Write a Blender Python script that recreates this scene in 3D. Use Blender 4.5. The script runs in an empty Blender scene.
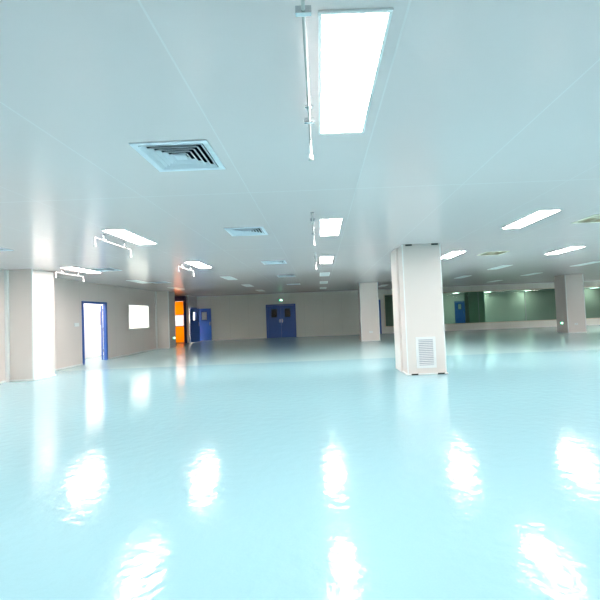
import bpy, math
from mathutils import Vector, Matrix

S = bpy.context.scene
COL = S.collection
H = 2.8            # ceiling height
EYE = 1.372

# ------------------------------------------------------------------ materials
def lin(c):
    return tuple((x/12.92 if x <= .04045 else ((x+.055)/1.055)**2.4) for x in [v/255 for v in c]) + (1,)

def mat(name, rgb, rough=.5, spec=.5, metal=0, noise=0, nscale=6, emit=None, estr=0, bump=0, bscale=40, coat=0):
    m = bpy.data.materials.new(name); m.use_nodes = True
    nt = m.node_tree; b = nt.nodes['Principled BSDF']
    col = lin(rgb)
    b.inputs['Base Color'].default_value = col
    b.inputs['Roughness'].default_value = rough
    b.inputs['Specular IOR Level'].default_value = spec
    b.inputs['Metallic'].default_value = metal
    b.inputs['Coat Weight'].default_value = coat
    tc = nt.nodes.new('ShaderNodeTexCoord')
    if noise:
        n = nt.nodes.new('ShaderNodeTexNoise'); n.inputs['Scale'].default_value = nscale
        n.inputs['Detail'].default_value = 4
        nt.links.new(tc.outputs['Object'], n.inputs['Vector'])
        mx = nt.nodes.new('ShaderNodeMix'); mx.data_type = 'RGBA'
        mx.inputs[6].default_value = tuple(c*(1-noise) for c in col[:3])+(1,)
        mx.inputs[7].default_value = tuple(min(1, c*(1+noise)) for c in col[:3])+(1,)
        nt.links.new(n.outputs['Fac'], mx.inputs[0])
        nt.links.new(mx.outputs[2], b.inputs['Base Color'])
    if bump:
        n = nt.nodes.new('ShaderNodeTexNoise'); n.inputs['Scale'].default_value = bscale
        nt.links.new(tc.outputs['Object'], n.inputs['Vector'])
        bp = nt.nodes.new('ShaderNodeBump'); bp.inputs['Strength'].default_value = bump
        bp.inputs['Distance'].default_value = .01
        nt.links.new(n.outputs['Fac'], bp.inputs['Height'])
        nt.links.new(bp.outputs['Normal'], b.inputs['Normal'])
    if emit:
        b.inputs['Emission Color'].default_value = lin(emit)
        b.inputs['Emission Strength'].default_value = estr
    return m

def seam_mask(nt, tc, axis, period, offset, width):
    """1 inside a thin joint line repeated along one axis of object space"""
    sp = nt.nodes.new('ShaderNodeSeparateXYZ'); nt.links.new(tc, sp.inputs[0])
    a = nt.nodes.new('ShaderNodeMath'); a.operation = 'SUBTRACT'; a.inputs[1].default_value = offset - period*50
    nt.links.new(sp.outputs[axis], a.inputs[0])
    d = nt.nodes.new('ShaderNodeMath'); d.operation = 'DIVIDE'; d.inputs[1].default_value = period
    nt.links.new(a.outputs[0], d.inputs[0])
    f = nt.nodes.new('ShaderNodeMath'); f.operation = 'FRACT'; nt.links.new(d.outputs[0], f.inputs[0])
    l = nt.nodes.new('ShaderNodeMath'); l.operation = 'LESS_THAN'; l.inputs[1].default_value = width/period
    nt.links.new(f.outputs[0], l.inputs[0])
    return l.outputs[0]

def add_seams(m, specs, seamcol, rgb, strength=1.0):
    nt = m.node_tree; b = nt.nodes['Principled BSDF']
    tc = nt.nodes.new('ShaderNodeTexCoord')
    masks = [seam_mask(nt, tc.outputs['Object'], *s) for s in specs]
    cur = masks[0]
    for k in masks[1:]:
        mm = nt.nodes.new('ShaderNodeMath'); mm.operation = 'MAXIMUM'
        nt.links.new(cur, mm.inputs[0]); nt.links.new(k, mm.inputs[1]); cur = mm.outputs[0]
    mx = nt.nodes.new('ShaderNodeMix'); mx.data_type = 'RGBA'
    sc = nt.nodes.new('ShaderNodeMath'); sc.operation = 'MULTIPLY'; sc.inputs[1].default_value = strength
    nt.links.new(cur, sc.inputs[0]); nt.links.new(sc.outputs[0], mx.inputs[0])
    mx.inputs[7].default_value = lin(seamcol)
    old = b.inputs['Base Color'].links
    if old:
        nt.links.new(old[0].from_socket, mx.inputs[6])
    else:
        mx.inputs[6].default_value = lin(rgb)
    nt.links.new(mx.outputs[2], b.inputs['Base Color'])
    bp = nt.nodes.new('ShaderNodeBump'); bp.inputs['Strength'].default_value = .25; bp.inputs['Distance'].default_value = .003
    bp.invert = True
    nt.links.new(cur, bp.inputs['Height'])
    ln = b.inputs['Normal'].links
    if ln: nt.links.new(ln[0].from_socket, bp.inputs['Normal'])
    nt.links.new(bp.outputs['Normal'], b.inputs['Normal'])

M = {}
WALL = (231, 217, 211)
M['ceiling'] = mat('ceiling_panel', (229, 213, 212), .2, .5, noise=.01, nscale=1.5)
add_seams(M['ceiling'], [(0, 1.225, -.757, .012), (1, 3.88, 4.54, .022)], (255, 255, 255), (229, 213, 212), .22)
M['wall_x'] = mat('wall_panel_side', WALL, .3, .4, noise=.015, nscale=2)
add_seams(M['wall_x'], [(1, 1.18, .35, .008)], (190, 188, 182), WALL, .6)
M['wall_y'] = mat('wall_panel_end', WALL, .3, .4, noise=.015, nscale=2)
add_seams(M['wall_y'], [(0, 1.18, .2, .008)], (190, 188, 182), WALL, .6)
M['wall_far'] = mat('wall_panel_far', (240, 240, 230), .3, .4, noise=.015, nscale=2)  # lighter copy of the end panel, making up for weak light there
add_seams(M['wall_far'], [(0, 1.18, .2, .008)], (190, 192, 184), (240, 240, 230), .6)
M['column'] = mat('column_panel', (231, 220, 214), .28, .45, noise=.01, nscale=2)
M['trim'] = mat('white_trim', (244, 244, 242), .3, .5, noise=.01)
M['white'] = mat('white_paint', (240, 240, 240), .35, .5, noise=.01)
M['inner'] = mat('side_room_paint', (245, 243, 238), .5, .3, noise=.01)
M['blue'] = mat('blue_door_paint', (52, 100, 182), .3, .5, noise=.04, nscale=3)
M['blue_frame'] = mat('blue_frame_paint', (52, 96, 176), .35, .5, noise=.03)
M['navy'] = mat('navy_gasket', (30, 40, 90), .5, .4, noise=.03)
M['housing'] = mat('roller_housing', (100, 84, 132), .4, .5, noise=.05)
M['dark'] = mat('dark_rubber', (52, 56, 52), .6, .3, noise=.1)
M['plenum'] = mat('vent_plenum', (34, 42, 58), .7, .2, noise=.1)
M['vent'] = mat('vent_enamel', (232, 237, 245), .35, .5, noise=.01)
M['beige'] = mat('beige_vent', (236, 226, 206), .5, .3, noise=.03)
M['beige_in'] = mat('beige_vent_filter', (222, 208, 186), .8, .2, noise=.08, nscale=30)
M['chrome'] = mat('brushed_metal', (200, 202, 204), .25, .5, metal=1, noise=.02, nscale=20)
M['rod'] = mat('white_tube', (205, 205, 202), .25, .5, noise=.01)
M['lit'] = mat('lit_diffuser', (250, 250, 250), .5, .2, noise=.005, emit=(255, 247, 242), estr=20)
M['lit_strong'] = mat('bright_diffuser', (250, 250, 250), .5, .2, noise=.005, emit=(255, 247, 242), estr=36)
M['lit_dim'] = mat('far_lit_diffuser', (250, 250, 250), .5, .2, noise=.005, emit=(255, 254, 250), estr=12)
M['lit_side'] = mat('corridor_diffuser', (250, 250, 250), .5, .2, noise=.005, emit=(255, 244, 240), estr=45)
M['off'] = mat('unlit_diffuser_glow', (248, 250, 250), .25, .5, noise=.005, emit=(225, 250, 255), estr=.1)  # panels are switched off; faint added glow lifts them above the ceiling tone
M['green_sign'] = mat('exit_sign_green', (40, 170, 120), .3, .4, noise=.02, emit=(60, 225, 165), estr=1.1)
M['sign_white'] = mat('exit_sign_white', (240, 255, 245), .3, .4, noise=.01, emit=(225, 255, 235), estr=4)
M['grille_gap'] = mat('grille_gap', (188, 188, 200), .6, .3, noise=.03)

# floor: one resin coat up to the joint at Y = 11.9, a paler, rougher one beyond it
def floor_mat():
    m = bpy.data.materials.new('floor_resin'); m.use_nodes = True
    nt = m.node_tree; b = nt.nodes['Principled BSDF']; N = nt.nodes; L = nt.links
    tc = N.new('ShaderNodeTexCoord'); sp = N.new('ShaderNodeSeparateXYZ'); L.new(tc.outputs['Object'], sp.inputs[0])
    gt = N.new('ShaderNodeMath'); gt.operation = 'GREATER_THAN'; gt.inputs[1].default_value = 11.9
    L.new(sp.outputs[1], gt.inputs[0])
    sp_n = N.new('ShaderNodeTexNoise'); sp_n.inputs['Scale'].default_value = 90; sp_n.inputs['Detail'].default_value = 3
    L.new(tc.outputs['Object'], sp_n.inputs['Vector'])
    big = N.new('ShaderNodeTexNoise'); big.inputs['Scale'].default_value = .6; big.inputs['Detail'].default_value = 3
    L.new(tc.outputs['Object'], big.inputs['Vector'])
    def mixc(a, bb, fac):
        mx = N.new('ShaderNodeMix'); mx.data_type = 'RGBA'
        for i, v in ((6, a), (7, bb)):
            if isinstance(v, tuple): mx.inputs[i].default_value = v
            else: L.new(v, mx.inputs[i])
        L.new(fac, mx.inputs[0]); return mx.outputs[2]
    near = mixc(lin(FLOOR_A), lin(FLOOR_B), sp_n.outputs['Fac'])
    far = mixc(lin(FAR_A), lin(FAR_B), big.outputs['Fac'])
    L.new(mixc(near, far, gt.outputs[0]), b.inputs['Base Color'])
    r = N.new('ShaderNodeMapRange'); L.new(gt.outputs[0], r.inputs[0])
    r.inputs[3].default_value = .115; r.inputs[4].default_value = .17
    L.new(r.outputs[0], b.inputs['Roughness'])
    b.inputs['Specular IOR Level'].default_value = .5
    w = N.new('ShaderNodeTexNoise'); w.inputs['Scale'].default_value = 8; w.inputs['Detail'].default_value = 3
    L.new(tc.outputs['Object'], w.inputs['Vector'])
    bp = N.new('ShaderNodeBump'); bp.inputs['Strength'].default_value = .2; bp.inputs['Distance'].default_value = .02
    L.new(w.outputs['Fac'], bp.inputs['Height']); L.new(bp.outputs['Normal'], b.inputs['Normal'])
    return m
FLOOR_A, FLOOR_B = (150, 195, 205), (158, 201, 211)
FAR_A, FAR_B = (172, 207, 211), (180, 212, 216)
M['floor'] = floor_mat()

def glass_mat(name, tint, gloss=.06, rough=.0, blend=.35):
    m = bpy.data.materials.new(name); m.use_nodes = True
    nt = m.node_tree; N = nt.nodes; L = nt.links
    N.remove(N['Principled BSDF']); out = N['Material Output']
    t = N.new('ShaderNodeBsdfTransparent')
    tc = N.new('ShaderNodeTexCoord'); n = N.new('ShaderNodeTexNoise'); n.inputs['Scale'].default_value = .5
    L.new(tc.outputs['Object'], n.inputs['Vector'])
    mx = N.new('ShaderNodeMix'); mx.data_type = 'RGBA'
    mx.inputs[6].default_value = tuple(c*.96 for c in tint)+(1,); mx.inputs[7].default_value = tint+(1,)
    L.new(n.outputs['Fac'], mx.inputs[0]); L.new(mx.outputs[2], t.inputs[0])
    g = N.new('ShaderNodeBsdfGlossy'); g.inputs['Roughness'].default_value = rough
    fr = N.new('ShaderNodeFresnel'); fr.inputs['IOR'].default_value = 1.5
    ge = N.new('ShaderNodeNewGeometry'); iv = N.new('ShaderNodeMath'); iv.operation = 'SUBTRACT'; iv.inputs[0].default_value = 1
    L.new(ge.outputs['Backfacing'], iv.inputs[1])
    mu = N.new('ShaderNodeMath'); mu.operation = 'MULTIPLY'; L.new(iv.outputs[0], mu.inputs[0]); L.new(fr.outputs[0], mu.inputs[1])
    ms = N.new('ShaderNodeMixShader'); L.new(mu.outputs[0], ms.inputs[0]); L.new(t.outputs[0], ms.inputs[1]); L.new(g.outputs[0], ms.inputs[2])
    L.new(ms.outputs[0], out.inputs['Surface'])
    return m
M['green_glass'] = glass_mat('green_glass', (.62, .84, .74))
M['clear_glass'] = glass_mat('clear_glass', (.93, .97, .95))

def pvc_mat(name='clear_pvc', col=(.95, .95, .95)):
    m = bpy.data.materials.new(name); m.use_nodes = True
    nt = m.node_tree; N = nt.nodes; L = nt.links
    b = N['Principled BSDF']; b.inputs['Base Color'].default_value = col+(1,); b.inputs['Roughness'].default_value = .25
    tr = N.new('ShaderNodeBsdfTranslucent'); tr.inputs[0].default_value = col+(1,)
    tc = N.new('ShaderNodeTexCoord'); w = N.new('ShaderNodeTexNoise'); w.inputs['Scale'].default_value = 3
    L.new(tc.outputs['Object'], w.inputs['Vector'])
    mr = N.new('ShaderNodeMapRange'); mr.inputs[3].default_value = .6; mr.inputs[4].default_value = .75
    L.new(w.outputs['Fac'], mr.inputs[0])
    ms = N.new('ShaderNodeMixShader'); L.new(mr.outputs[0], ms.inputs[0]); L.new(b.outputs[0], ms.inputs[1]); L.new(tr.outputs[0], ms.inputs[2])
    L.new(ms.outputs[0], N['Material Output'].inputs['Surface'])
    return m
M['pvc'] = pvc_mat()
M['orange'] = pvc_mat('orange_curtain', (.95, .46, .02))

# ------------------------------------------------------------------ mesh helpers
class MB:
    def __init__(s): s.v = []; s.f = []
    def quad(s, a, b, c, d):
        n = len(s.v); s.v += [tuple(a), tuple(b), tuple(c), tuple(d)]; s.f.append((n, n+1, n+2, n+3)); return s
    def box(s, x0, x1, y0, y1, z0, z1, T=None):
        n = len(s.v)
        P = [(x, y, z) for z in (z0, z1) for y in (y0, y1) for x in (x0, x1)]
        if T: P = [tuple(T @ Vector(p)) for p in P]
        s.v += P
        for f in ((0, 2, 3, 1), (4, 5, 7, 6), (0, 1, 5, 4), (2, 6, 7, 3), (0, 4, 6, 2), (1, 3, 7, 5)):
            s.f.append(tuple(n+i for i in f))
        return s
    def tube(s, pts, r, seg=10, radii=None):
        pts = [Vector(p) for p in pts]; n0 = len(s.v)
        for i, p in enumerate(pts):
            d = (pts[min(i+1, len(pts)-1)]-pts[max(i-1, 0)]).normalized()
            a = d.cross(Vector((1, 0, 0)))
            if a.length < .2: a = d.cross(Vector((0, 0, 1)))
            a.normalize(); b = d.cross(a)
            rr = radii[i] if radii else r
            for k in range(seg):
                t = 2*math.pi*k/seg
                s.v.append(tuple(p+a*math.cos(t)*rr+b*math.sin(t)*rr))
        for i in range(len(pts)-1):
            for k in range(seg):
                k2 = (k+1) % seg
                s.f.append((n0+i*seg+k, n0+i*seg+k2, n0+(i+1)*seg+k2, n0+(i+1)*seg+k))
        s.f.append(tuple(n0+k for k in range(seg))[::-1])
        s.f.append(tuple(n0+(len(pts)-1)*seg+k for k in range(seg)))
        return s
    def build(s, name, m, parent=None, loc=(0, 0, 0), bevel=0, smooth=False):
        me = bpy.data.meshes.new(name); me.from_pydata(s.v, [], s.f); me.materials.append(m)
        import bmesh
        bm = bmesh.new(); bm.from_mesh(me)
        bmesh.ops.recalc_face_normals(bm, faces=bm.faces)
        bm.to_mesh(me); bm.free()
        if smooth:
            for p in me.polygons: p.use_smooth = True
        o = bpy.data.objects.new(name, me); COL.objects.link(o); o.location = loc
        if parent: o.parent = parent
        if bevel:
            b = o.modifiers.new('bevel', 'BEVEL'); b.width = bevel; b.segments = 2; b.limit_method = 'ANGLE'
        return o

def struct(o): o['kind'] = 'structure'; return o
def tag(o, label, cat, group=None):
    o['label'] = label; o['category'] = cat
    if group: o['group'] = group
    return o
def empty(name, loc=(0, 0, 0), rz=0):
    o = bpy.data.objects.new(name, None); COL.objects.link(o); o.location = loc; o.rotation_euler.z = rz
    o.empty_display_size = .1
    return o
def copy_tree(o, parent=None):
    c = o.copy(); COL.objects.link(c); c.parent = parent
    for ch in list(o.children): copy_tree(ch, c)
    return c

def slab(fn, u0, u1, v0, v1, holes, t0, t1):
    """plate with rectangular holes; fn(u, v, t) gives the world point"""
    us = sorted(set([u0, u1]+[h[i] for h in holes for i in (0, 1)])); vs = sorted(set([v0, v1]+[h[i] for h in holes for i in (2, 3)]))
    us = [u for u in us if u0 <= u <= u1]; vs = [v for v in vs if v0 <= v <= v1]
    def solid(i, j):
        if i < 0 or j < 0 or i >= len(us)-1 or j >= len(vs)-1: return False
        cu = (us[i]+us[i+1])/2; cv = (vs[j]+vs[j+1])/2
        return not any(h[0] < cu < h[1] and h[2] < cv < h[3] for h in holes)
    verts = {}; V = []; F = []
    def vid(i, j, k):
        if (i, j, k) not in verts:
            verts[(i, j, k)] = len(V); V.append(fn(us[i], vs[j], (t0, t1)[k]))
        return verts[(i, j, k)]
    for i in range(len(us)-1):
        for j in range(len(vs)-1):
            if not solid(i, j): continue
            for k in (0, 1): F.append((vid(i, j, k), vid(i+1, j, k), vid(i+1, j+1, k), vid(i, j+1, k)))
            if not solid(i-1, j): F.append((vid(i, j, 0), vid(i, j+1, 0), vid(i, j+1, 1), vid(i, j, 1)))
            if not solid(i+1, j): F.append((vid(i+1, j, 0), vid(i+1, j+1, 0), vid(i+1, j+1, 1), vid(i+1, j, 1)))
            if not solid(i, j-1): F.append((vid(i, j, 0), vid(i+1, j, 0), vid(i+1, j, 1), vid(i, j, 1)))
            if not solid(i, j+1): F.append((vid(i, j+1, 0), vid(i+1, j+1, 0), vid(i+1, j+1, 1), vid(i, j+1, 1)))
    m = MB(); m.v = V; m.f = F; return m
def wall_x(name, x0, x1, y0, y1, holes=(), m='wall_x'):      # runs along Y; holes (y0,y1,z0,z1)
    return struct(slab(lambda u, v, t: (t, u, v), y0, y1, 0, H, list(holes), x0, x1).build(name, M[m]))
def wall_y(name, y0, y1, x0, x1, holes=(), m='wall_y'):      # runs along X; holes (x0,x1,z0,z1)
    return struct(slab(lambda u, v, t: (u, t, v), x0, x1, 0, H, list(holes), y0, y1).build(name, M[m]))

# ------------------------------------------------------------------ setting
X0, X1, Y0, Y1 = -12.0, 31.0, -8.0, 39.0
XW = -8.0; YF = 25.3
LX = [-6.42, -3.2, .225, 3.52, 6.5, 9.6]
RY = [2.47, 6.58, 10.5, 14.3, 18.0, 21.8]
VENTS = [(-1.16, 3.46), (-1.16, 6.62), (-1.16, 10.6), (-1.16, 14.4), (-1.16, 18.3), (-6.0, 7.15), (-5.72, 10.7), (-5.9, 14.9)]
BEIGE = [(4.79, 6.68), (4.62, 10.5)]
VR = .285
hl = [(x-VR, x+VR, y-VR, y+VR) for x, y in VENTS+BEIGE]
struct(slab(lambda u, v, t: (u, v, t), X0, X1, Y0, Y1, hl, H, H+.02).build('ceiling', M['ceiling']))
struct(MB().box(X0, X1, Y0, Y1, -.1, 0).build('floor', M['floor']))

DOOR1 = (13.5, 14.98, 0, 2.09)
WIN1 = (16.75, 18.72, 1.06, 2.10)
wall_x('wall_left', XW-.08, XW, Y0, 19.5, [DOOR1, WIN1])
wall_x('wall_right', 22.0, 22.1, Y0, YF)
wall_y('wall_front', Y0-.1, Y0, X0, X1)
wall_x('wall_corridor', -9.40, -9.30, 9.0, 19.6, m='inner')
wall_y('wall_corridor_near', 8.9, 9.0, -9.4, XW-.08, m='inner')
wall_y('wall_corridor_end', 19.5, 19.6, -10.6, XW, m='inner')
# recess with the roller door, side room behind it
XC = -7.75; YR = 23.6
wall_x('wall_recess', -10.7, -10.6, 19.5, 27.6, m='wall_x')
ROLL = (-9.95, -7.99, 0, 2.46)
wall_y('wall_recess_end', YR, YR+.1, -10.6, XC, [ROLL])
DOOR2 = (23.72, 25.2, 0, 2.06)
wall_x('wall_side_room', XC-.1, XC, YR+.1, YF, [DOOR2])
wall_y('wall_side_room_end', 27.5, 27.6, -10.6, -7.0, m='inner')
wall_x('wall_side_room_right', -7.1, -7.0, YF+.1, 27.5, m='inner')
# far wall with the double door and the green window band
DD = (-3.36, -1.58, 0, 2.06)
DR = (2.9, 3.80, 0, 2.10)
GW = (4.05, 22.0, .40, 2.46)
wall_y('wall_far', YF, YF+.1, XC-.1, 22.1, [DD, DR, GW], m='wall_far')
wall_x('wall_beyond_left', 3.9, 4.0, YF+.1, 38.0)
wall_y('wall_beyond_end', 38.0, 38.1, 3.9, 30.0)
wall_x('wall_beyond_right', 30.0, 30.1, YF, 38.0)
wall_y('wall_store_end', 27.0, 27.1, -7.0, 3.9)

# pilasters on the left wall
def pilaster(name, x, y0, y1):
    return struct(MB().box(XW, x, y0, y1, 0, H).build(name, M['column'], bevel=.004))
pilaster('wall_pilaster_near', -7.2, 10.05, 10.85)
pilaster('wall_pilaster_far', -7.36, 19.5, 20.35)
tn = [0]
def trim(x0, x1, y0, y1, z0=0, z1=H, m='trim', bev=.004):
    tn[0] += 1
    return struct(MB().box(x0, x1, y0, y1, z0, z1).build('trim_%d' % tn[0], M[m], bevel=bev))
# vertical coves
struct(MB().box(XW, -7.86, Y0, 10.05, 0, H).build('wall_left_near', M['wall_x']))
trim(-7.86, -7.79, 9.98, 10.05)
trim(-7.225, -7.19, 10.035, 10.07)
trim(XW, XW+.06, 10.85, 10.91)
trim(XW, XW+.07, 19.43, 19.5)
trim(-7.385, -7.35, 19.485, 19.52)
trim(XC-.03, XC+.015, YR-.015, YR+.03)
trim(XC, XC+.03, YF-.03, YF)
# baseboard coves
def base(name, x0, x1, y0, y1):
    return struct(MB().box(x0, x1, y0, y1, 0, .05).build('baseboard_'+name, M['trim'], bevel=.01))
base('pilaster_near_front', -7.79, -7.2, 10.02, 10.05)
base('pilaster_near_side', -7.2, -7.17, 10.02, 10.85)
base('left_near', -7.86, -7.83, Y0, 9.98)
base('left_middle', XW, XW+.02, 10.91, 13.44)
base('left_far', XW, XW+.02, 15.04, 19.43)
base('pilaster_far_front', XW+.07, -7.36, 19.47, 19.5)
base('pilaster_far_side', -7.36, -7.33, 19.47, 20.35)
base('far_left', -6.8, -3.42, YF-.025, YF)
base('far_middle', -1.52, 2.84, YF-.025, YF)
base('far_right', 3.86, 22.0, YF-.025, YF)
trim(XC, 22.0, YF-.04, YF, H-.04, H, bev=.01)

# ------------------------------------------------------------------ doors and windows
def leaf(name, w, h, parent, win=True, handle=True, flip=1):
    """door leaf hinged at its origin, extends along +X, thickness .045 in Y, front at -Y"""
    wx0, wx1, wz0, wz1 = w*.31, w*.69, 1.32, 1.80
    r = slab(lambda u, v, t: (u, t, v), 0, w, .012, h, [(wx0, wx1, wz0, wz1)] if win else [], -.0225, .0225).build(name, M['blue'], parent, bevel=.003)
    if win:
        f = MB()
        for y0, y1 in ((-.034, -.0225), (.0225, .034)):
            f.box(wx0-.03, wx1+.03, y0, y1, wz1, wz1+.03); f.box(wx0-.03, wx1+.03, y0, y1, wz0-.03, wz0)
            f.box(wx0-.03, wx0, y0, y1, wz0, wz1); f.box(wx1, wx1+.03, y0, y1, wz0, wz1)
        f.build('window_gasket', M['navy'], r, bevel=.003)
        MB().box(wx0, wx1, -.003, .003, wz0, wz1).build('window_pane', M['clear_glass'], r)
    if handle:
        hx = w-.07 if flip > 0 else .07
        hm = MB().box(hx-.022, hx+.022, -.03, -.0225, .95, 1.17)
        hm.tube([(hx, -.03, 1.06), (hx, -.07, 1.06), (hx-.02*flip, -.078, 1.06), (hx-.12*flip, -.078, 1.06)], .009)
        hm.build('door_handle', M['chrome'], r)
        r.children[-1]['label'] = 'brushed metal lever handle'
    return r

# door_1: blue frame in the left wall, leaf swung out into the corridor
d = empty('door_1', (XW, DOOR1[0], 0)); struct(d)
w = DOOR1[1]-DOOR1[0]; hh = DOOR1[3]
fm = MB()
for xa, xb in ((-.09, .02),):
    fm.box(xa, xb, -.05, .05, 0, hh+.05); fm.box(xa, xb, w-.05, w+.05, 0, hh+.05); fm.box(xa, xb, .05, w-.05, hh-.03, hh+.05)
fm.build('door_frame', M['blue_frame'], d, bevel=.005)
lf = leaf('door_leaf', w-.14, hh-.06, d); lf.location = (-.12, w-.075, 0); lf.rotation_euler.z = math.radians(120)
hg = MB()
for z in (.3, 1.1, 1.8): hg.tube([(-.10, w-.06, z), (-.10, w-.06, z+.1)], .012)
hg.build('hinge', M['chrome'], d)

# door_2: double door of the side room, dark leaf ajar, bright leaf folded back on the far wall
d = empty('door_2', (XC, DOOR2[0], 0)); struct(d)
w = DOOR2[1]-DOOR2[0]; hh = DOOR2[3]
fm = MB().box(-.11, .01, -.03, .03, 0, hh+.04).box(-.11, .01, w-.03, w+.03, 0, hh+.04).box(-.11, .01, .03, w-.03, hh-.03, hh+.04)
fm.build('door_frame', M['blue_frame'], d, bevel=.005)
lf = leaf('door_leaf', .80, hh-.04, d); lf.location = (.035, .04, 0); lf.rotation_euler.z = math.radians(66)
lf['label'] = 'dark blue leaf standing ajar'
lf = leaf('door_leaf', .86, hh-.04, d); lf.location = (.05, w-.02, 0); lf.rotation_euler.z = math.radians(-3)
lf['label'] = 'bright blue leaf folded open against the far wall'

# door_3: closed double door in the far wall
d = empty('door_3', (DD[0], YF, 0)); struct(d)
w = DD[1]-DD[0]; hh = DD[3]
fm = MB().box(-.05, .05, -.02, .11, 0, hh+.05).box(w-.05, w+.05, -.02, .11, 0, hh+.05).box(.05, w-.05, -.02, .11, hh-.03, hh+.05)
fm.build('door_frame', M['blue_frame'], d, bevel=.005)
lf = leaf('door_leaf', w/2-.055, hh-.04, d); lf.location = (.052, .04, 0)
lf = leaf('door_leaf', w/2-.055, hh-.04, d, flip=-1); lf.location = (w/2+.003, .04, 0)

# door_4: single door behind the middle column
d = empty('door_4', (DR[0], YF, 0)); struct(d)
w = DR[1]-DR[0]; hh = DR[3]
fm = MB().box(-.05, .04, -.02, .11, 0, hh+.05).box(w-.04, w+.05, -.02, .11, 0, hh+.05).box(.04, w-.04, -.02, .11, hh-.03, hh+.05)
fm.build('door_frame', M['blue_frame'], d, bevel=.005)
lf = leaf('door_leaf', w-.09, hh-.04, d); lf.location = (.045, .03, 0)

# door_5: orange roll-up door
d = empty('door_5', (ROLL[0], YR, 0)); struct(d)
w = ROLL[1]-ROLL[0]
cur = MB().box(.03, w-.03, .03, .045, 0.03, 1.01).box(.03, w-.03, .03, .045, 1.66, 2.45)
cur.build('curtain', M['orange'], d)
MB().box(.03, w-.03, .034, .040, 1.01, 1.66).build('vision_panel', M['pvc'], d)
MB().box(.03, w-.03, .02, .055, .99, 1.02).box(.03, w-.03, .02, .055, 1.65, 1.68).box(.03, w-.03, .015, .06, 0, .04).build('curtain_bar', M['housing'], d)
g = MB().box(w-.04, w+.12, -.03, -.001, 0, 2.5).box(w+.0, w+.11, -.07, -.03, .9, 1.2)
g.build('guide_rail', M['navy'], d, bevel=.004)
g = MB().box(-.10, .04, -.03, -.001, 0, 2.5); g.build('guide_rail', M['navy'], d, bevel=.004)
MB().box(-.12, w+.14, -.26, -.001, 2.47, 2.76).build('roller_housing', M['housing'], d, bevel=.01)

# door_6: blue door in the end wall of the room beyond the green glass
d = empty('door_6', (12.85, 38.0, 0)); struct(d)
MB().box(-.05, .03, -.05, -.001, 0, 2.1).box(.82, .9, -.05, -.001, 0, 2.1).box(.03, .82, -.05, -.001, 2.03, 2.1).build('door_frame', M['blue_frame'], d)
lf = leaf('door_leaf', .79, 2.0, d); lf.location = (.03, -.03, 0)

# window_1 in the left wall
d = empty('window_1', (XW, WIN1[0], WIN1[2])); struct(d)
w = WIN1[1]-WIN1[0]; h = WIN1[3]-WIN1[2]
MB().box(-.08, .012, -.03, .02, -.03, h+.03).box(-.08, .012, w-.02, w+.03, -.03, h+.03).box(-.08, .012, .02, w-.02, -.03, .02).box(-.08, .012, .02, w-.02, h-.02, h+.03).build('window_frame', M['white'], d, bevel=.003)
MB().box(-.045, -.038, .02, w-.02, .02, h-.02).build('window_pane', M['clear_glass'], d)

# window_2: the long green-tinted band
d = empty('window_2', (GW[0], YF, GW[2])); struct(d)
w = GW[1]-GW[0]; h = GW[3]-GW[2]
fm = MB().box(0, w, -.012, .112, 0, .05).box(0, w, -.012, .112, h-.05, h).box(0, .08, -.012, .112, .05, h-.05).box(w-.08, w, -.012, .112, .05, h-.05)
fm.build('window_frame', M['beige'], d, bevel=.003)
np_ = 6; pw = (w-.16)/np_
for k in range(np_):
    MB().box(.08+k*pw+.004, .08+(k+1)*pw-.004, .045, .055, .05, h-.05).build('window_pane', M['green_glass'], d)
    if k: MB().box(.08+k*pw-.012, .08+k*pw+.012, .035, .065, .05, h-.05).build('mullion', M['grille_gap'], d)

# ------------------------------------------------------------------ columns
def bracket(parent, x, y, z):
    MB().box(x-.072, x+.072, y-.016, y, z, z+.032).build('corner_bracket', M['dark'], parent, bevel=.004)

cx, cy = 2.235, 8.58
c = empty('column', (cx, cy, 0))
tag(c, 'large cream square column in front with a louvred grille low on its face', 'column', 'columns in the hall')
MB().box(-.46, .44, .47, 1.12, 0, H).build('column_core', M['column'], c, bevel=.006)
sh = MB().box(-.41, .41, 0, .47, 0, H).build('duct_casing', M['column'], c, bevel=.006)
MB().box(-.418, -.395, -.008, .015, 0, H).box(.395, .418, -.008, .015, 0, H).build('corner_trim', M['trim'], c, bevel=.004)
MB().box(-.44, .44, -.03, 0, 0, .03).box(-.44, -.41, 0, .47, 0, .03).build('base_trim', M['trim'], c, bevel=.008)
for x in (-.27, .29):
    bracket(c, x, -.03, .0); bracket(c, x, -.008, H-.034)

gx0, gx1, gz0, gz1 = -.215, .205, .14, .80
gr = MB()
for a in ((gx0, gx1, gz0, gz0+.055), (gx0, gx1, gz1-.055, gz1), (gx0, gx0+.055, gz0+.055, gz1-.055), (gx1-.055, gx1, gz0+.055, gz1-.055)):
    gr.box(a[0], a[1], -.02, 0, a[2], a[3])
g = gr.build('air_grille', M['white'], c, bevel=.003); g['label'] = 'white louvred return air grille'
sl = MB(); n = 14
for k in range(n):
    z = gz0+.062+(gz1-gz0-.124)*(k+.5)/n
    T = Matrix.Translation((0, -.010, z)) @ Matrix.Rotation(math.radians(38), 4, 'X')
    sl.box(gx0+.05, gx1-.05, -.012, .012, -.002, .002, T)
sl.build('louvre', M['white'], g)
MB().box(gx0+.05, gx1-.05, -.0025, -.0005, gz0+.05, gz1-.05).build('backing', M['grille_gap'], g)

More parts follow.
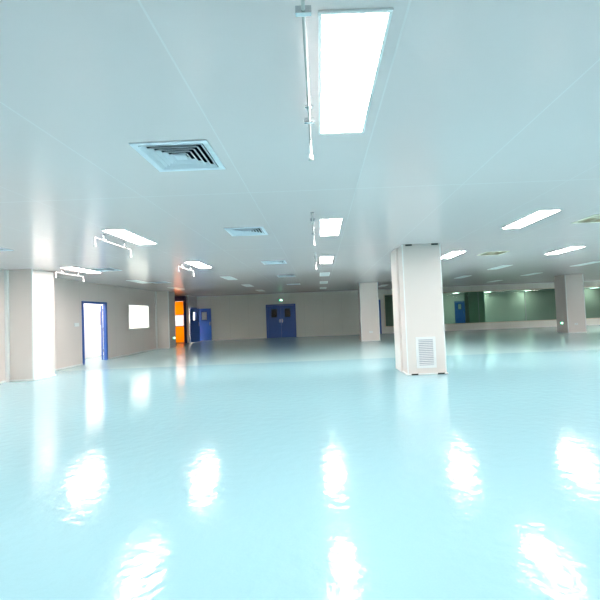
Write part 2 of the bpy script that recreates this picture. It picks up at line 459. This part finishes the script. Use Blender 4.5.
def plain_column(x0, x1, y0, y1, label):
    c = empty('column', ((x0+x1)/2, y0, 0)); w = (x1-x0)/2; dd = y1-y0
    tag(c, label, 'column', 'columns in the hall')
    MB().box(-w, w, 0, dd, 0, H).build('column_core', M['column'], c, bevel=.006)
    MB().box(-w-.012, -w+.03, -.012, .03, 0, H).box(w-.03, w+.012, -.012, .03, 0, H).build('corner_trim', M['trim'], c, bevel=.004)
    MB().box(-w-.02, w+.02, -.02, 0, 0, .035).box(-w-.02, -w, 0, dd, 0, .035).build('base_trim', M['trim'], c, bevel=.006)
    return c
plain_column(1.95, 2.82, 19.2, 20.05, 'grey-white square column standing farther back, left of the big cream column')
plain_column(11.85, 12.72, 19.2, 20.1, 'square column on the right in front of the green glass band')
c = plain_column(11.2, 12.35, 30.0, 30.9, 'dark square column seen through the green glass')

# ------------------------------------------------------------------ ceiling lights
def light_fixture(lit):
    t = empty('ceiling_light')
    a, b = .158, .62
    fr = MB().box(-a-.02, a+.02, -b-.02, -b, -.012, 0).box(-a-.02, a+.02, b, b+.02, -.012, 0).box(-a-.02, -a, -b, b, -.012, 0).box(a, a+.02, -b, b, -.012, 0)
    fr.build('frame', M['white'], t, bevel=.003)
    MB().box(-a, a, -b, b, -.008, 0).build('diffuser', M[lit], t)
    return t
rowname = ['nearest row', 'second row', 'third row', 'fourth row', 'fifth row', 'sixth row']
colname = ['leftmost file by the left wall', 'file left of centre', 'middle file', 'file right of the middle one', 'second file from the right', 'rightmost file']
protos = {'lit': light_fixture('lit'), 'off': light_fixture('off'), 'lit_dim': light_fixture('lit_dim'), 'lit_side': light_fixture('lit_side'), 'lit_strong': light_fixture('lit_strong')}
used = set()
SHIFT = {(1, 1): (-3.13, 6.72), (1, 2): (-3.13, 10.5), (0, 2): (-6.28, 10.6)}
def place_light(kind, x, y, label, group):
    o = protos[kind] if kind not in used else copy_tree(protos[kind])
    used.add(kind); o.location = (x, y, H); tag(o, label, 'ceiling light', group); return o
for j, yr in enumerate(RY):
    for i, xr in enumerate(LX):
        x, y = SHIFT.get((i, j), (xr, yr))
        if j < 3 or (i, j) == (3, 3):  # fourth-row panel hidden by the column is lit only to brighten the far end
            place_light('lit' if j < 2 else 'lit_strong', x, y, 'glowing white ceiling light panel, %s, %s' % (rowname[j], colname[i]), 'lit ceiling light panels')
        else:
            if i in (0,) and j == 5: continue
            if i == 4 and j == 5: continue
            place_light('off', x, y, 'unlit pale ceiling light panel far back with a faint added glow, %s, %s' % (rowname[j], colname[i]), 'unlit ceiling light panels')
for i, x in enumerate((13.0, 16.4, 19.8)):  # unseen panels added right of the view to brighten the hall
    for j in range(3):
        place_light('lit', x, RY[j], 'unseen ceiling light panel added for light outside the right edge, %s, %s' % (rowname[j], ('nearest file', 'middle file', 'farthest file')[i]), 'lit ceiling light panels')
for i, x in enumerate((16.4, 19.8)):  # more unseen panels, added to throw light on the far end
    for j in range(3, 6):
        place_light('lit', x, RY[j], 'unseen ceiling light panel added far right to brighten the far end, %s, %s file' % (rowname[j], ('nearer', 'farther')[i]), 'lit ceiling light panels')
for y in (-1.5,):  # unseen row added behind the camera for its light
    for i, x in enumerate(LX):
        place_light('lit', x, y, 'unseen ceiling light panel added for light behind the viewpoint, %s' % colname[i], 'lit ceiling light panels')
names = ['left end of the row of lights', 'second from the left', 'third from the left', 'right end of the row of lights']
for k, (x, y) in enumerate([(12.4, 36.3), (15.6, 37.0), (19.3, 37.0), (25.5, 37.0)]):
    place_light('lit_dim', x, y, 'small ceiling light seen through the green glass, %s' % names[k], 'lights beyond the green glass')
for k, y in enumerate((11.2, 13.8, 16.4, 18.4)):
    o = place_light('lit', -8.69, y, 'bright ceiling light in the white corridor behind the left wall, %s' % ('nearest of them', 'seen past the open door', 'behind the square window', 'farthest of them')[k], 'corridor lights')
place_light('lit_side', -9.1, 25.0, 'bright ceiling light in the side room behind the orange roll-up door', 'side room lights')
place_light('lit_side', -8.6, 26.7, 'bright ceiling light at the back of the side room', 'side room lights')

# ------------------------------------------------------------------ hanging tubes beside the lights
def hanging_tube(L=.80):
    t = empty('hanging_tube')
    z = -.10
    tb = MB().tube([(0, -L, z), (0, L, z)], .0085)
    tb.build('tube', M['rod'], t, smooth=True)
    for y in (-.62*L, .62*L):
        b = MB().tube([(0, y, 0), (0, y, z)], .006).box(-.035, .035, y-.012, y+.012, z-.016, z+.016).tube([(0, y, -.008), (0, y, -.0)], .028, 14)
        b.build('bracket', M['chrome'], t)
    for sgn in (-1, 1):
        y = L*sgn
        e = MB().tube([(0, y, z+.011), (0, y+.02*sgn, z+.005), (0, y+.03*sgn, z-.02), (0, y+.03*sgn, z-.10), (0, y+.03*sgn, z-.105), (0, y+.03*sgn, z-.145)], .01, 10, radii=[.0085, .010, .009, .009, .017, .022])
        e.build('end_nozzle', M['rod'], t, smooth=True)
    return t
hp = hanging_tube(); hs = hanging_tube(.56); seen = set()
for x, y, proto, lab in [(-.02, 2.2, hp, 'thin white tube hung beside the nearest light of the middle file'),
                  (-.05, 6.05, hp, 'thin white tube hung beside the second light of the middle file'),
                  (-.05, 9.7, hp, 'thin white tube hung beside the third light of the middle file'),
                  (-3.44, 6.75, hs, 'thin white tube hung below the big light left of centre'),
                  (-3.45, 10.45, hs, 'thin white tube hung below the smaller light near the orange door'),
                  (-6.62, 10.65, hs, 'thin white tube hung below the leftmost light by the pilaster')]:
    o = proto if proto.name not in seen else copy_tree(proto); seen.add(proto.name)
    o.location = (x, y, H); tag(o, lab, 'hanging tube', 'tubes hung beside the ceiling lights')

# ------------------------------------------------------------------ ceiling vents
def square_ring(r0, z0, r1, z1):
    m = MB(); c0 = [(-r0, -r0, z0), (r0, -r0, z0), (r0, r0, z0), (-r0, r0, z0)]; c1 = [(-r1, -r1, z1), (r1, -r1, z1), (r1, r1, z1), (-r1, r1, z1)]
    for i in range(4): m.quad(c0[i], c0[(i+1) % 4], c1[(i+1) % 4], c1[i])
    return m
def join(ms):
    m = MB()
    for k in ms:
        n = len(m.v); m.v += k.v; m.f += [tuple(i+n for i in f) for f in k.f]
    return m
def diffuser_vent():
    t = empty('ceiling_vent')
    a = .315; b = .265
    fl = MB().box(-a, a, -a, -b, -.010, -.001).box(-a, a, b, a, -.010, -.001).box(-a, -b, -b, b, -.010, -.001).box(b, a, -b, b, -.010, -.001)
    fl.build('flange', M['vent'], t, bevel=.003)
    pl = join([square_ring(.283, .005, .283, .22), MB().quad((-.283, -.283, .22), (.283, -.283, .22), (.283, .283, .22), (-.283, .283, .22))])
    o = pl.build('plenum', M['plenum'], t)
    for k, r in enumerate((.262, .218, .174, .130, .086)):
        lo = r-.002; up = r-.034
        z0 = -.012; z1 = .013
        m = join([square_ring(lo, z0, up, z1), square_ring(up, z1, up-.002, z1+.002), square_ring(up-.002, z1+.002, lo-.006, z0), square_ring(lo-.006, z0, lo, z0)])
        m.build('louvre_ring', M['vent'], t)
    c = MB().box(-.046, .046, -.046, .046, -.012, .012); c.build('centre_plate', M['vent'], t, bevel=.004)
    return t
vp = diffuser_vent(); first = True
vl = ['large square louvred air vent near the camera, left of centre', 'square louvred air vent, second back in the middle-left file',
      'square louvred air vent, third back in the middle-left file', 'thin-looking square air vent, fourth back in the middle-left file',
      'tiny square air vent, farthest of its file, before the blue double door', 'square air vent cut off by the left edge of the photo',
      'square air vent right of the leftmost glowing light', 'square air vent far back on the left, near the far pilaster']
for (x, y), lab in zip(VENTS, vl):
    o = vp if first else copy_tree(vp); first = False
    o.location = (x, y, H); tag(o, lab, 'ceiling vent', 'white ceiling air vents')
def beige_vent():
    t = empty('return_vent')
    a = .31; b = .255
    MB().box(-a, a, -a, -b, -.012, -.001).box(-a, a, b, a, -.012, -.001).box(-a, -b, -b, b, -.012, -.001).box(b, a, -b, b, -.012, -.001).build('flange', M['beige'], t, bevel=.003)
    join([square_ring(.283, .005, .283, .06), MB().quad((-.283, -.283, .06), (.283, -.283, .06), (.283, .283, .06), (-.283, .283, .06))]).build('filter_box', M['beige_in'], t)
    MB().box(-.01, .01, -b, b, -.004, .016).build('cross_bar', M['beige'], t)
    return t
bp_ = beige_vent(); o2 = copy_tree(bp_)
bp_.location = BEIGE[0]+(H,); tag(bp_, 'beige open ceiling vent at the right edge of the photo', 'ceiling vent', 'beige ceiling vents')
o2.location = BEIGE[1]+(H,); tag(o2, 'beige open ceiling vent farther back, right of the big cream column', 'ceiling vent', 'beige ceiling vents')

# ------------------------------------------------------------------ signs, sockets and switches
def exit_sign(loc, rz, label, w=.24, h=.12):
    t = empty('exit_sign', loc, rz); tag(t, label, 'exit sign', 'green exit signs')
    MB().box(-w/2, w/2, -.03, -.001, -h/2, h/2).build('sign_case', M['white'], t, bevel=.004)
    MB().box(-w/2+.012, w/2-.012, -.033, -.030, -h/2+.012, h/2-.012).build('sign_face', M['green_sign'], t)
    a = MB().box(-.05, .05, -.036, -.033, -.012, .012)
    n = len(a.v); a.v += [(.05, -.036, -.042), (.105, -.036, 0), (.05, -.036, .042), (.05, -.033, -.042), (.105, -.033, 0), (.05, -.033, .042)]
    a.f += [(n, n+1, n+2), (n+5, n+4, n+3), (n, n+3, n+4, n+1), (n+1, n+4, n+5, n+2), (n+2, n+5, n+3, n)]
    a.build('arrow', M['sign_white'], t)
exit_sign((-2.45, YF, 2.36), 0, 'small glowing green exit sign above the blue double door')
exit_sign((11.838, 19.62, .47), math.radians(-90), 'green exit sign low on the left face of the right column')
exit_sign((-7.36, 20.05, .48), math.radians(90), 'tiny green exit sign low on the far pilaster')
def plate(name, loc, rz, label, cat, w=.09, h=.09, kind='socket'):
    t = empty(name, loc, rz); tag(t, label, cat)
    MB().box(-w/2, w/2, -.010, -.0005, -h/2, h/2).build('cover_plate', M['white'], t, bevel=.003)
    if kind == 'socket':
        MB().box(-.022, -.014, -.0112, -.0098, -.015, .01).box(.014, .022, -.0112, -.0098, -.015, .01).build('socket_slot', M['dark'], t)
    else:
        MB().box(-w/2+.01, -.003, -.015, -.009, -h/2+.012, h/2-.012).build('rocker', M['trim'], t, bevel=.002)
        MB().box(.003, w/2-.01, -.015, -.009, -h/2+.012, h/2-.012).build('rocker', M['trim'], t, bevel=.002)
plate('wall_socket', (2.41, 19.2, .43), 0, 'white wall socket low on the column farther back', 'socket', .16, .09)
plate('wall_socket', (12.25, 19.2, .42), 0, 'white wall socket low on the front of the right column', 'socket', .16, .09)
plate('light_switch', (XW, 13.15, 1.35), math.radians(90), 'white light switch on the left wall beside the blue door frame', 'switch', .26, .12, 'switch')

# ------------------------------------------------------------------ camera, world, colour
f = 400.0
d = Vector((0, -14.3/f, -1)).normalized()
r = Vector((1, .040, 0)).normalized()
U = r.cross(d).normalized(); Xv = d.cross(U).normalized()
cam = bpy.data.cameras.new('camera'); cam.sensor_width = 36; cam.lens = 36*f/600; cam.shift_x = -20/600; cam.clip_start = .05; cam.clip_end = 200
co = bpy.data.objects.new('camera', cam); COL.objects.link(co)
co.matrix_world = Matrix.Translation((0, 0, EYE)) @ Matrix((Xv, d, U)).to_4x4()
S.camera = co
wd = bpy.data.worlds.new('world'); S.world = wd; wd.use_nodes = True
wd.node_tree.nodes['Background'].inputs[0].default_value = (.6, .65, .7, 1); wd.node_tree.nodes['Background'].inputs[1].default_value = .05
vs = S.view_settings; vs.view_transform = 'Standard'; vs.look = 'None'; vs.gamma = 1; vs.use_curve_mapping = False
vs.exposure = 1.17
